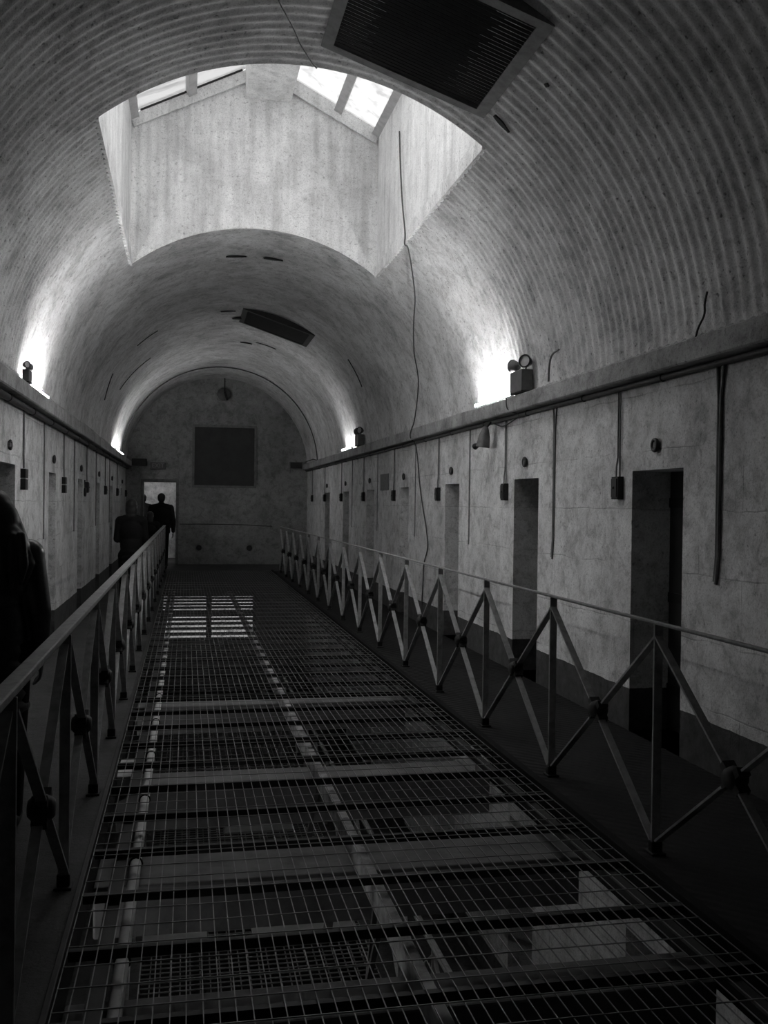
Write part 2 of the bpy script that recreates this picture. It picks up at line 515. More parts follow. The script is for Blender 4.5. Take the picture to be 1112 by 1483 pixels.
# floors ------------------------------------------------------------------------
struct(MB().bbox(XL - 0.6, VX0, VY0, VY1, -0.25, 0.0, 0.006).build('floor_left', M_FLOOR), 'concrete walkway along the left cells', 'floor')
struct(MB().bbox(VX1, XR + 0.6, VY0, VY1, -0.25, 0.0, 0.006).build('floor_right', M_WALK), 'dark ribbed walkway along the right cells', 'floor')
struct(MB().box(XL - 0.6, XR + 0.6, VY1, YE + 0.05, -0.25, 0.0).build('floor_far', M_FLOOR), 'dark landing in front of the end wall', 'floor')
struct(MB().box(XL - 0.6, XR + 0.6, YB, VY0, -0.25, 0.0).build('floor_near', M_FLOOR), 'landing under the viewpoint', 'floor')
mb = MB()
mb.bbox(VX1 - 0.032, VX1 + 0.016, VY0, VY1, -0.20, 0.028, 0.005)
struct(mb.build('trim_2', M_KERB), 'dark steel kerb along the right edge of the netting', 'kerb')
mb = MB()
mb.bbox(VX0 - 0.012, VX0 + 0.012, VY0, VY1, -0.20, 0.012, 0.004)
struct(mb.build('trim_3', M_STEEL), 'dark steel kerb along the left edge of the netting', 'kerb')
# the storey below
struct(MB().box(XL - 0.6, VX0, VY0, VY1, LZ - 0.25, LZ).build('floor_left_lower', M_FLOOR), 'left walkway of the storey below', 'floor')
struct(MB().box(VX1, XR + 0.6, VY0, VY1, LZ - 0.25, LZ).build('floor_right_lower', M_FLOOR), 'right walkway of the storey below', 'floor')
struct(MB().box(XL - 0.6, XR + 0.6, VY1, YE + 0.35, LZ - 0.25, LZ).build('floor_far_lower', M_FLOOR), 'far landing of the storey below', 'floor')
struct(MB().box(XL - 0.6, XR + 0.6, YB, VY0, LZ - 0.25, LZ).build('floor_near_lower', M_FLOOR), 'near landing of the storey below', 'floor')
# ground storey: plain dark shell
mb = MB()
GZ = -6.3
for a, b in (((XL, YB), (XL, YE)), ((XR, YB), (XR, YE)), ((XL, YE), (XR, YE)), ((XL, YB), (XR, YB))):
    mb.add([(a[0], a[1], GZ), (b[0], b[1], GZ), (b[0], b[1], LZ), (a[0], a[1], LZ)], [(0, 1, 2, 3)])
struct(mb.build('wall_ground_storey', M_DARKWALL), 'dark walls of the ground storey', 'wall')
struct(MB().box(XL, XR, YB, YE, GZ - 0.1, GZ).build('floor_ground_storey', M_FLOOR), 'dark floor of the ground storey', 'floor')

# lower end wall with a barred window --------------------------------------------
WX0, WX1, WZ0, WZ1 = -0.62, 1.80, -1.96, -0.60
mb = MB()
for x0, x1, z0, z1 in ((XL, WX0, LZ, -0.25), (WX1, XR, LZ, -0.25), (WX0, WX1, LZ, WZ0), (WX0, WX1, WZ1, -0.25)):
    mb.box(x0, x1, YE, YE + 0.35, z0, z1)
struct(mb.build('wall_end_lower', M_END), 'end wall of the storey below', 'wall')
w2 = sroot('window_2', 'bright barred window of the storey below, seen through the netting', 'window', (0.6, YE, WZ0))
mb = MB()
for x in (WX0, 0.60, WX1):
    mb.box(x - 0.07, x + 0.07, YE + 0.04, YE + 0.12, WZ0, WZ1)
for z in (WZ0, -1.26, WZ1 - 0.14, WZ1):
    mb.box(WX0, WX1, YE + 0.05, YE + 0.11, z - 0.045, z + 0.045)
mb.build('window_frame', M_STEEL, w2)
MB().add([(WX0, YE + 0.15, WZ0), (WX1, YE + 0.15, WZ0), (WX1, YE + 0.15, WZ1), (WX0, YE + 0.15, WZ1)], [(0, 1, 2, 3)]).build('pane', M_GLASS2, w2)

# ------------------------------------------------------------------ vault
def lin(a, b, n): return [a + (b - a) * i / n for i in range(n + 1)]
def frange_rows(y0, y1, step):
    n = max(1, int(round((y1 - y0) / step))); return lin(y0, y1, n)
aL = math.asin((SX0 - CX) / R); aR = math.asin((SX1 - CX) / R)
angs = lin(-PI / 2, aL, 26) + lin(aL, aR, 44)[1:] + lin(aR, PI / 2, 26)[1:]
iL, iR = 26, 70
PITCH = 0.108
def sm(a, b, x):
    t = max(0.0, min(1.0, (x - a) / (b - a))); return t * t * (3 - 2 * t)
def amp(y, a):
    """corrugation depth: full near, plastered smooth further down the hall"""
    lowfade = sm(0.03, 0.13, PI / 2 - abs(a))
    far = 1 - sm(8.2, 10.6, y)
    sidefade = 1.0 - 0.45 * sm(6.2, 8.5, y)
    return 0.0065 * lowfade * (0.12 + 0.88 * far) * sidefade
def vault_pt(y, a):
    dr = amp(y, a) * sin(2 * PI * y / PITCH)
    # sheets are not perfectly true
    dr += 0.008 * sin(1.7 * y + 2.1 * a) * sin(3.3 * a + 0.6 * y) * (1 if abs(a) < 1.5 else 0)
    r = R + dr
    return (CX + r * sin(a), y, SZ + r * cos(a))
ysA = frange_rows(YB, 3.6, 0.2) + frange_rows(3.6, SY0, PITCH / 8)[1:]
ysB = frange_rows(SY0, SY1, PITCH / 8)
ysC = frange_rows(SY1, YE + 0.02, 0.09)
mb = MB()
mb.grid([[vault_pt(y, a) for a in angs] for y in ysA])
mb.grid([[vault_pt(y, a) for a in angs[:iL + 1]] for y in ysB])
mb.grid([[vault_pt(y, a) for a in angs[iR:]] for y in ysB])
mb.grid([[vault_pt(y, a) for a in angs] for y in ysC])
struct(mb.build('ceiling', M_VAULT), 'barrel vault ceiling, corrugated near and smooth plaster further off', 'ceiling')

# ------------------------------------------------------------------ skylight shaft
def roof_z(x):
    if x <= 0.60: return 6.06 + 0.50 * (x + 0.54)
    if x < 1.17: return 6.62
    return 6.57 - 0.505 * (x - 1.17)
mb = MB()
xs = lin(SX0, SX1, 240)
def corr(x, k=0.006):
    f = 1 - sm(0.2, 0.6, x)
    return k * f * sin(2 * PI * x / 0.105)
mb.grid([[(x, SY1 + 0.004 + corr(x) * (1 if t > 0.0 else 0), zarc(x) - 0.008 + (roof_z(x) + 0.05 - zarc(x)) * t) for x in xs] for t in lin(0, 1, 12)])
mb.grid([[(x, SY0, zarc(x) + (roof_z(x) + 0.05 - zarc(x)) * t) for x in xs[::8] + [xs[-1]]] for t in lin(0, 1, 2)], False)
for x in (SX0, SX1):
    mb.grid([[(x, y, z) for y in lin(SY0 - 0.012, SY1 + 0.016, 8)] for z in lin(zarc(x) - 0.01, roof_z(x) + 0.03, 4)], False)
struct(mb.build('wall_skylight', M_SHAFT), 'bright whitewashed lining walls of the skylight shaft', 'wall')

w1 = sroot('window_1', 'bright grimy glazed skylight with a boxed ridge above the gallery', 'window', (CX, (SY0 + SY1) / 2, 6.0))
# ridge box
MB().bbox(0.62, 1.15, SY0, SY1, 6.30, 6.80, 0.01).build('ridge_box', M_SHAFT, w1)
# eaves, purlins, end boards
fr = MB()
def slope_bar(x, w=0.10, t=0.09):
    z = roof_z(x)
    s = 0.5 if x < CX else -0.505
    d = Vector((1, 0, s)).normalized()
    fr.bar((x, SY0, z - 0.03), (x, SY1, z - 0.03), w, t, d)
for x in (SX0 + 0.02, 0.0, 1.72, SX1 - 0.02):
    slope_bar(x)
fr.build('purlin', M_PALE, w1)
sb = MB()
for xa, xb in ((SX0, 0.62), (1.15, SX1)):
    if xa < CX: za, zb = roof_z(xa), roof_z(0.60) + 0.01
    else: za, zb = roof_z(1.17) + 0.01, roof_z(xb)
    for off, th, pr in (((-0.095, 0.13, 0.03),) if xa < CX else ((-0.08, 0.16, 0.03),)):
        sb.bar((xa, SY1 - pr / 2 - 0.008, za + off), (xb, SY1 - pr / 2 - 0.008, zb + off), pr, th, (0, 1, 0))
sb.build('sill_board', M_SHAFT, w1)
dk = MB()  # dark strip painted in for the gap shadow along the left sill
dk.bar((SX0 + 0.1, SY1 - 0.03, roof_z(SX0 + 0.1) - 0.012), (0.58, SY1 - 0.03, roof_z(0.58) - 0.012), 0.03, 0.022, (0, 1, 0))
dk.build('sill_shadow_line', M_STEEL, w1)
YM = 9.35
for xa, xb in ((SX0, 0.0), (0.0, 0.62), (1.15, 1.72), (1.72, SX1)):
    f = lambda x: (6.06 + 0.50 * (x + 0.54)) if x < CX else (6.57 - 0.505 * (x - 1.17))
    for ya, yb, mt in ((SY0, YM, M_GLASS), (YM, SY1, M_GLASSL if xb < CX else M_GLASSR)):
        MB().add([(xa, ya, f(xa)), (xb, ya, f(xb)), (xb, yb, f(xb)), (xa, yb, f(xa))], [(0, 1, 2, 3)]).build('pane', mt, w1)
for xa, xb in ((SX0, 0.62), (1.15, SX1)):
    MB().bar((xa, YM, f(xa) if xa > CX else 6.06 + 0.5 * (xa + 0.54)), (xb, YM, f(xb) if xa > CX else 6.06 + 0.5 * (xb + 0.54)), 0.05, 0.05, (0, 1, 0)).build('glazing_bar', M_PALE, w1)
# edge boards where the shaft meets the vault
mb = MB()
for x, s in ((SX0, 1), (SX1, -1)):
    mb.bar((x + s * 0.012, SY0, zarc(x) + 0.05), (x + s * 0.012, SY1, zarc(x) + 0.05), 0.022, 0.13, (1, 0, 0))
# ragged folded ends of the sheets
for i in range(39):
    y = SY0 + 0.06 + i * PITCH
    mb.bar((SX0 + 0.002, y, zarc(SX0) - 0.012), (SX0 + 0.002, y + 0.05, zarc(SX0) - 0.012), 0.03, 0.012, (1, 0, 0))
    mb.bar((SX1 - 0.002, y, zarc(SX1) - 0.012), (SX1 - 0.002, y + 0.05, zarc(SX1) - 0.012), 0.03, 0.012, (1, 0, 0))
struct(mb.build('trim_4', M_SHAFT), 'pale edge boards along both sides of the skylight opening', 'trim')

# ------------------------------------------------------------------ cornices
def cornice(name, xw, s, label):
    """s = +1 when the hall is on the +x side"""
    pr = [(0.0, 2.47), (0.125, 2.47), (0.135, 2.48), (0.135, 2.605), (0.125, 2.615), (0.02, 2.63), (0.0, 2.74)]
    rows = [[(xw + s * p, y, z) for p, z in pr] for y in lin(YB, YE, 40)]
    mb = MB().grid(rows, False)
    return struct(mb.build(name, M_CORN), label, 'cornice')
cornice('trim_5', XR, -1, 'plaster ledge between the right wall and the vault')
cornice('trim_6', XL, 1, 'plaster ledge between the left wall and the vault')

# ------------------------------------------------------------------ ceiling grilles
def tangent_frame(ang):
    n = Vector((-sin(ang), 0, -cos(ang)))       # towards the hall
    t = Vector((cos(ang), 0, -sin(ang)))        # along the arc, to +x
    return t, n
def grille(y0, y1, a0, a1, label, slats, fmat):
    am = (a0 + a1) / 2
    t, n = tangent_frame(am)
    chord = 2 * R * sin((a1 - a0) / 2)
    c = Vector((CX + R * cos((a1 - a0) / 2) * sin(am), (y0 + y1) / 2, SZ + R * cos((a1 - a0) / 2) * cos(am)))
    g = thing('ceiling_grille', label, 'ventilation grille', c)
    h = chord / 2; L = (y1 - y0) / 2
    Y = Vector((0, 1, 0))
    fr = MB()
    w = 0.085
    dep = 0.10
    for s in (-1, 1):
        p = c + t * (s * (h - w / 2))
        fr.bar(p - Y * L - n * 0.04, p + Y * L - n * 0.04, w, dep, t)
        q = c + Y * (s * (L - w / 2))
        fr.bar(q - t * (h - w) - n * 0.04, q + t * (h - w) - n * 0.04, w, dep, Y)
    fr.build('frame', fmat, g)
    bk = MB().bar(c - Y * (L - 0.04) - n * 0.075, c + Y * (L - 0.04) - n * 0.075, 2 * h - 0.08, 0.01, t)
    bk.build('backing', M_BLACK, g)
    k = MB()
    for i in range(slats):
        y = -L + w + (2 * L - 2 * w) * (i + 0.5) / slats
        q = c + Y * y - n * 0.006
        k.bar(q - t * (h - w + 0.03), q + t * (h - w + 0.03), 0.020, 0.005, (Y + n * 0.45))
    k.build('slats', M_GRILLE, g)
    return g
grille(5.37, 6.75, math.radians(2.4), math.radians(34.2), 'large slatted black grille with pale frame on the near vault', 28, M_FRAME)
grille(16.1, 17.3, math.radians(2.2), math.radians(34.0), 'smaller looking dark grille on the vault beyond the skylight', 26, M_STEEL)

# torn slots in the vault lining
def slot(a0, a1, y0, y1, w, label):
    rows = []
    n = 10
    g = MB()
    for i in range(n):
        t0, t1 = i / n, (i + 1) / n
        p = []
        for tt in (t0, t1):
            a = a0 + (a1 - a0) * tt; y = y0 + (y1 - y0) * tt
            p.append(Vector((CX + (R - 0.018) * sin(a), y, SZ + (R - 0.018) * cos(a))))
        ww = w * (0.5 + 0.9 * math.sin(PI * min(1, (t0 + 0.15)))) if w > 0.03 else w
        g.bar(p[0], p[1], ww, 0.012, (0, 1, 0))
    o = g.build('split_seam', M_BLACK, None, (CX + R * sin(a0), y0, SZ + R * cos(a0)))
    return tag(o, label, 'split seam', 'black splits in the vault lining')
rad = math.radians
slot(rad(-8.2), rad(-1.6), 12.66, 12.68, 0.05, 'black split in the vault just beyond the skylight, left of two')
slot(rad(4.0), rad(10.2), 12.68, 12.63, 0.06, 'black split in the vault just beyond the skylight, right of two')
slot(rad(-6.6), rad(-0.6), 16.36, 16.31, 0.05, 'thin black split left of the far ceiling grille')
slot(rad(-0.2), rad(2.0), 16.92, 16.99, 0.14, 'short thick black split touching the far ceiling grille')
slot(rad(5.5), rad(11.3), 19.36, 19.33, 0.07, 'black split in the vault beyond the far grille')
slot(rad(35.4), rad(39.3), 6.60, 6.64, 0.035, 'black split at the corner of the large near grille')
slot(rad(38.6), rad(39.2), 5.86, 5.87, 0.03, 'small square black hole right of the large near grille')

slot(rad(-44.6), rad(-34.1), 16.26, 16.28, 0.025, 'thin curved crack on the left of the vault beside the far grille')
slot(rad(-70), rad(-60), 16.75, 16.16, 0.022, 'thin crack low on the left of the vault above the ledge')
slot(rad(-61), rad(-40), 18.13, 18.4, 0.020, 'long thin curved crack on the left of the far vault')
slot(rad(12.8), rad(23), 19.02, 18.97, 0.022, 'thin curved crack on the vault below the far grille')
slot(rad(50.6), rad(63), 15.58, 15.78, 0.022, 'thin crack low on the right of the far vault')

# ------------------------------------------------------------------ railings
def railing(name, x, z0, y_first, n, label, rail_w, flange=True):
    """vertical flat posts, crossed flat bars with a cast boss in every bay, flat handrail"""
    P = 1.29
    r = thing(name, label, 'railing', (x, y_first, z0))
    H = 1.06
    ys = [y_first + P * k for k in range(n)]
    hr = MB().bbox(x - rail_w / 2, x + rail_w / 2, ys[0] - 0.3, ys[-1] + 0.06, z0 + H - 0.012, z0 + H + (0.012 if flange else 0.004), 0.005)
    if flange: hr.bbox(x - 0.012, x + 0.012, ys[0] - 0.3, ys[-1] + 0.06, z0 + H - 0.03, z0 + H - 0.012, 0.003)
    hr.build('handrail', M_RAIL, r)
    for k, y in enumerate(ys):
        p = MB().bbox(x - 0.021, x + 0.021, y - 0.007, y + 0.007, z0 + 0.0, z0 + H - (0.025 if flange else 0.010), 0.002)
        p.build('post', M_RAIL, r)
        f = MB().bbox(x - 0.035, x + 0.035, y - 0.04, y + 0.04, z0 + 0.0, z0 + 0.012, 0.003)
        f.bbox(x - 0.026, x + 0.026, y - 0.02, y + 0.02, z0 + 0.01, z0 + 0.06, 0.004)
        f.build('foot', M_BOSS, r)
    for ya, yb in zip(ys[:-1], ys[1:]):
        # each bay: two crossed braces, set a little either side of the rail line
        MB().bar((x - 0.006, ya + 0.012, z0 + 0.06), (x - 0.006, yb - 0.012, z0 + 0.995), 0.036, 0.011, (1, 0, 0)).build('brace', M_RAIL, r)
        MB().bar((x + 0.006, ya + 0.012, z0 + 0.995), (x + 0.006, yb - 0.012, z0 + 0.06), 0.036, 0.011, (1, 0, 0)).build('brace', M_RAIL, r)
        ym = (ya + yb) / 2
        b = MB().lathe((x - 0.045, ym, z0 + 0.525), (1, 0, 0), [(0, 0.0), (0.0, 0.028), (0.012, 0.040), (0.03, 0.046), (0.045, 0.05), (0.06, 0.046), (0.078, 0.040), (0.09, 0.028), (0.09, 0.0)], 16)
        d1 = Vector((0, P, 0.93)).normalized(); d2 = Vector((0, P, -0.93)).normalized()
        for d in (d1, d2, -d1, -d2):
            q = Vector((x, ym, z0 + 0.525))
            b.bar(q + d * 0.03, q + d * 0.075, 0.052, 0.034, (1, 0, 0))
        b.build('boss', M_BOSS, r)
    return r
railing('iron_railing', 2.123, 0.0, 1.50, 17, 'grey iron railing with crossed bars along the right walkway', 0.024, False)
railing('iron_railing', -0.475, 0.0, 1.54, 17, 'grey iron railing with crossed bars along the left walkway, people behind it', 0.052)

def low_railing(x, label):
    r = thing('iron_railing', label, 'railing', (x, 2.83, LZ))
    MB().bbox(x - 0.03, x + 0.03, 2.5, 22.3, LZ + 1.045, LZ + 1.07, 0.004).build('handrail', M_RAIL, r)
    for k in range(16):
        y = 2.83 + 1.29 * k
        MB().bbox(x - 0.022, x + 0.022, y - 0.008, y + 0.008, LZ, LZ + 1.045, 0.002).build('post', M_RAIL, r)
        if k < 15:
            MB().bar((x, y, LZ + 0.06), (x, y + 1.29, LZ + 0.99), 0.034, 0.012).build('brace', M_RAIL, r)
            MB().bar((x, y, LZ + 0.99), (x, y + 1.29, LZ + 0.06), 0.034, 0.012).build('brace', M_RAIL, r)
low_railing(2.12, 'railing of the storey below, right side, seen through the netting')
low_railing(-0.50, 'railing of the storey below, left side, seen through the netting')

# ------------------------------------------------------------------ wire netting over the void
net = thing('wire_netting', 'wide grey wire netting stretched across the open well between the walkways', 'netting', (CX, 12.5, 0))
def netting(z, y0, y1, x0, x1, dx, dy, rw):
    mb = MB()
    n = int((x1 - x0) / dx)
    for i in range(n + 1):
        x = x0 + (x1 - x0) * i / n
        wob = random.uniform(-0.004, 0.004)
        ys = lin(y0, y1, 6)
        for a, b in zip(ys[:-1], ys[1:]):
            mb.bar((x + wob * sin(a), a, z), (x + wob * sin(b), b, z), rw, rw)
    m = int((y1 - y0) / dy)
    for i in range(m + 1):
        y = y0 + (y1 - y0) * i / m
        mb.bar((x0, y, z + rw), (x1, y + random.uniform(-0.006, 0.006), z + rw), rw, rw, (0, 1, 0))
    return mb
netting(0.0, VY0, VY1, VX0 + 0.02, VX1 - 0.04, 0.0505, 0.15, 0.0036).build('wire_mesh', M_WIRE, net)
k = 0
y = 2.55
while y < VY1 - 0.1:
    MB().box(VX0 + 0.02, VX1 - 0.035, y - 0.014, y + 0.014, -0.042, -0.006).build('support_bar', M_STEEL, net)
    y += 0.5
for xa in (-0.275, 1.87):
    MB().box(xa - 0.028, xa + 0.028, VY0, VY1, -0.075, -0.043).build('edge_angle', M_STEEL, net)
# centre beam with its hanging struts
cb = thing('centre_beam', 'chipped pale beam running lengthwise beneath the middle of the netting', 'beam', (0.84, 12.5, -0.1))
MB().bbox(0.815, 0.865, VY0, VY1, -0.17, -0.078, 0.006).build('beam', M_CHIP, cb)
for i in range(8):
    y = 3.0 + i * 1.0
    st = MB()
    st.bar((0.83, y, -0.17), (0.74, y + 0.1, -0.75), 0.022, 0.022)
    st.bar((0.85, y + 0.22, -0.17), (0.78, y + 0.14, -0.75), 0.022, 0.022)
    st.build('strut', M_GREY, cb)
# pale pipe low on the left side
pp = thing('pale_pipe', 'pale painted pipe running lengthwise below the left edge of the netting', 'pipe', (-0.2, 12.5, -0.3))
MB().tube([(-0.215, VY0, -0.13), (-0.215, VY1, -0.13)], 0.026, 12).build('pipe', M_PALE, pp)
for i in range(20):
    y = 2.7 + i * 1.0
    MB().torus((-0.215, y, -0.13), (0, 1, 0), 0.028, 0.006, 14, 6).build('clip', M_STEEL, pp)
# cross beams
for i, (ya, yb, lab) in enumerate(((3.27, 3.52, 'cross beam below the netting, nearest the viewpoint'), (4.56, 4.95, 'second cross beam below the netting from the viewpoint'),
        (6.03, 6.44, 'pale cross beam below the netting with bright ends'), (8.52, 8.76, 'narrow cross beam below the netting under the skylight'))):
    g = thing('cross_beam', lab, 'beam', (CX, (ya + yb) / 2, -0.2))
    MB().bbox(VX0 + 0.014, VX1 - 0.037, ya, yb, -0.42, -0.18, 0.01).build('beam', M_BEAM, g)
    if i == 2:  # added pale blocks stand in for the brighter light on the beam ends
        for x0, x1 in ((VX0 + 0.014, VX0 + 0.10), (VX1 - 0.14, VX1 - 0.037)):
            MB().bbox(x0, x1, ya, yb, -0.18, -0.085, 0.004).build('bright_end_block', M_PALE, g)
# lower netting with pale boards lying on it
low = thing('wire_netting', 'second darker netting one storey down, seen through the upper one', 'netting', (CX, 12.5, LZ))
netting(LZ, VY0, VY1, VX0, VX1, 0.10, 0.10, 0.012).build('wire_mesh', M_WIRE, low)
for (x0, x1, y0, y1, lab) in ((-0.42, 0.28, 10.65, 11.95, 'pale board lying on the lower netting, left of two side by side'),
        (0.77, 1.95, 10.5, 11.8, 'pale board lying on the lower netting, right of two side by side'),
        (-0.40, 0.30, 8.1, 9.3, 'pale board on the lower netting, nearer one at the left'),
        (0.6, 1.6, 14.2, 15.4, 'pale board on the lower netting, farthest one')):
    o = MB().bbox(x0, x1, y0, y1, LZ + 0.0185, LZ + 0.037, 0.003).build('plywood_board', M_PLY, None, ((x0 + x1) / 2, (y0 + y1) / 2, LZ + 0.0185))
    tag(o, lab, 'board', 'boards lying on the lower netting')

# ------------------------------------------------------------------ pipes and conduits
def pipe_thing(name, pts, r, mat, label, cat, group=None, n=10, clips=None):
    g = thing(name, label, cat, pts[0], group)
    MB().tube(pts, r, n).build('pipe', mat, g)
    if clips:
        for c, ax in clips:
            MB().torus(c, ax, r + 0.002, 0.005, 14, 6).build('clip', M_STEEL, g)
    return g
pipe_thing('wall_conduit', [(XR - 0.03, y, 2.445) for y in lin(2.0, YE - 0.05, 20)], 0.020, M_PIPE, 'long dark conduit running under the right ledge', 'conduit', None, 10,
           [((XR - 0.03, y, 2.445), (0, 1, 0)) for y in lin(3.3, 24.0, 16)])
pipe_thing('wall_conduit', [(XL + 0.04, y, 2.435) for y in lin(2.0, YE - 0.05, 20)], 0.032, M_PIPE, 'long dark conduit running under the left ledge', 'conduit', None, 10,
           [((XL + 0.04, y, 2.435), (0, 1, 0)) for y in lin(3.3, 24.0, 16)])

# control boxes beside the doors, conduit pairs above them
def control_box(x, s, y, zt, double, label, grp):
    """s=+1: box stands out towards +x"""
    g = thing('control_box', label, 'switch box', (x, y, zt - 0.09), grp)
    x0, x1 = sorted((x, x + s * 0.05))
    if double:
        MB().bbox(x0, x1, y - 0.075, y + 0.075, zt - 0.085, zt, 0.004).build('upper_case', M_BLACK, g)
        MB().bbox(x0, x1, y - 0.075, y + 0.075, zt - 0.195, zt - 0.097, 0.004).build('lower_case', M_BLACK, g)
        q0, q1 = sorted((x, x + s * 0.05))
        MB().box(q0, q1, y - 0.06, y + 0.02, zt - 0.097, zt - 0.085).build('joint_strip', M_PALE, g)
    else:
        MB().bbox(x0, x1, y - 0.055, y + 0.055, zt - 0.165, zt, 0.005).build('case', M_BLACK, g)
        q0, q1 = sorted((x + s * 0.05, x + s * 0.058))
        MB().bbox(q0, q1, y - 0.045, y + 0.045, zt - 0.15, zt - 0.015, 0.003).build('lid', M_BLACK, g)
        MB().lathe((x + s * 0.058, y, zt - 0.08), (s, 0, 0), [(0, 0.010), (0.008, 0.009), (0.010, 0.0)], 12).build('button', M_BOSS, g)
    return g
RBOX = [6.57, 9.125, 11.72, 14.36, 16.93, 19.44, 21.85, 24.07]
LBOX = [9.46, 12.47, 15.26, 18.65, 21.8, 24.85]
rn = ['beside the nearest door', 'beside the second door', 'beside the third door', 'beside the fourth door', 'beside the fifth door', 'beside the sixth door', 'beside the last door', 'nearest the end wall']
for i, y in enumerate(RBOX):
    control_box(XR + 0.004, -1, y, 1.81, False, 'black switch box on the right wall ' + rn[i], 'black switch boxes on the right wall')
    g = thing('drop_conduit', 'thin conduit pair above the right switch box ' + rn[i], 'conduit', (XR - 0.02, y, 2.45), 'conduits down to the right wall boxes')
    MB().tube([(XR - 0.016, y - 0.018, 2.45), (XR - 0.016, y - 0.018, 1.95), (XR - 0.018, y - 0.03, 1.81)], 0.0065, 8).build('pipe', M_DROP, g)
    MB().tube([(XR - 0.016, y + 0.012, 2.45), (XR - 0.016, y + 0.012, 1.95), (XR - 0.018, y + 0.03, 1.88), (XR - 0.018, y + 0.032, 1.81)], 0.0065, 8).build('pipe', M_DROP, g)
ln = ['beside the door behind the long haired person', 'second one along', 'third one along', 'fourth one along', 'fifth one along', 'nearest the end wall']
for i, y in enumerate(LBOX):
    control_box(XL - 0.004, 1, y, 1.875, i < 2, 'black switch box on the left wall ' + ln[i], 'black switch boxes on the left wall')
    g = thing('drop_conduit', 'thin conduit above the left switch box ' + ln[i], 'conduit', (XL + 0.02, y, 2.44), 'conduits down to the left wall boxes')
    MB().tube([(XL + 0.018, y - 0.02, 2.44), (XL + 0.018, y - 0.02, 2.0), (XL + 0.02, y, 1.88)], 0.010, 8).build('pipe', M_DROP, g)
# longer drops ending in mid wall
for i, (y, r) in enumerate(((5.218, 0.021), (7.855, 0.014), (10.39, 0.010), (13.0, 0.009), (15.7, 0.009), (18.2, 0.009))):
    g = thing('drop_conduit', 'long conduit ending halfway down the right wall, %s from the near end' % ORD[i], 'conduit', (XR - r * 0.5, y, 2.45), 'long conduits down the right wall')
    if i < 2:
        MB().tube([(XR - r * 0.5, y - 0.045, 2.45), (XR - r * 0.5, y - 0.012, 2.25), (XR - r * 0.5, y - 0.006, 1.3), (XR - r * 0.5, y + 0.02, 1.135)], r * 0.52, 10).build('pipe', M_DROP, g)
        MB().tube([(XR - r * 0.5, y + 0.035, 2.45), (XR - r * 0.5, y + 0.014, 2.25), (XR - r * 0.5, y + 0.014, 1.3), (XR - r * 0.5, y + 0.035, 1.15)], r * 0.52, 10).build('pipe', M_DROP, g)
    else:
        MB().tube([(XR - r * 0.5, y, 2.45), (XR - r * 0.5, y, 1.25), (XR - r * 0.5, y + 0.01, 1.155)], r, 8).build('pipe', M_DROP, g)
for i, y in enumerate((10.85, 13.7, 16.9, 19.8)):
    g = thing('drop_conduit', 'long conduit ending halfway down the left wall, %s from the near end' % ORD[i], 'conduit', (XL + 0.02, y, 2.44), 'long conduits down the left wall')
    MB().tube([(XL + 0.007, y - 0.03, 2.44), (XL + 0.007, y, 2.2), (XL + 0.007, y, 1.17)], 0.008, 8).build('pipe', M_DROP, g)

# number rings above the doors
def number_ring(x, s, y, z, opened, label, grp):
    g = thing('number_disc', label, 'number disc', (x, y, z), grp)
    MB().lathe((x, y, z), (s, 0, 0), [(0, 0.036), (0.022, 0.036), (0.026, 0.030), (0.026, 0.0)], 20).build('face', M_RINGC, g)
    if opened:
        MB().torus((x + s * 0.022, y, z), (s, 0, 0), 0.036, 0.012, 22, 8, 0.6, 2 * PI - 0.6).build('ring', M_RING, g)
    else:
        MB().torus((x + s * 0.022, y, z), (s, 0, 0), 0.036, 0.014, 24, 8).build('ring', M_RING, g)
for i, (a, b) in enumerate(RD[2:]):
    number_ring(XR + 0.003, -1, 6.009 if i == 0 else (a + b) / 2, 2.0 if i else 2.008, False, 'dark ring shaped number disc above the right wall door, %s from the near end' % ORD[i], 'number discs over the right doors')
for i, (a, b) in enumerate(LD[2:]):
    number_ring(XL - 0.003, 1, (a + b) / 2, 2.055, i == 0, 'dark ring shaped number disc above the left wall door, %s from the near end' % ORD[i], 'number discs over the left doors')

# wavy crack-like lines on the right wall and near vault, made as wires
crack_pts = [(2.17, 10.06, 5.55), (2.17, 9.98, 5.09), (2.17, 9.86, 4.69), (2.17, 9.70, 4.36), (2.16, 9.71, 4.25)]
for px in ((2.226, 9.753), (2.30, 9.96), (2.433, 10.368), (2.556, 10.773), (2.62, 11.1), (2.695, 11.45), (2.77, 11.75), (2.838, 12.0), (2.92, 12.13), (2.975, 12.3)):
    x, y = px
    crack_pts.append((x - 0.02, y, SZ + math.sqrt(2.275 ** 2 - (x - CX) ** 2)))
crack_pts += [(2.955, 12.5, 2.70), (2.945, 12.66, 2.60), (2.945, 12.75, 2.50), (3.04, 12.80, 2.43), (3.075, 12.85, 2.31), (3.085, 12.80, 2.1), (3.085, 12.72, 1.883), (3.085, 12.55, 1.6), (3.085, 12.344, 1.33), (3.085, 12.23, 1.12), (3.085, 12.22, 1.0), (3.085, 12.43, 0.825), (3.085, 12.45, 0.6), (3.085, 12.48, 0.41), (3.085, 12.51, 0.22)]
def smooth_path(p, it=2):
    p = [Vector(q) for q in p]
    for _ in range(it):
        q = [p[0]]
        for a, b in zip(p[:-1], p[1:]):
            q += [a * 0.75 + b * 0.25, a * 0.25 + b * 0.75]
        q.append(p[-1]); p = q
    return p
o = MB().tube(smooth_path(crack_pts), 0.0085, 6).build('wavy_crack_line', M_PIPE, None, crack_pts[0])
tag(o, 'long wavy crack-like line made as a wire from the skylight down the right wall', 'wire')
cr = []
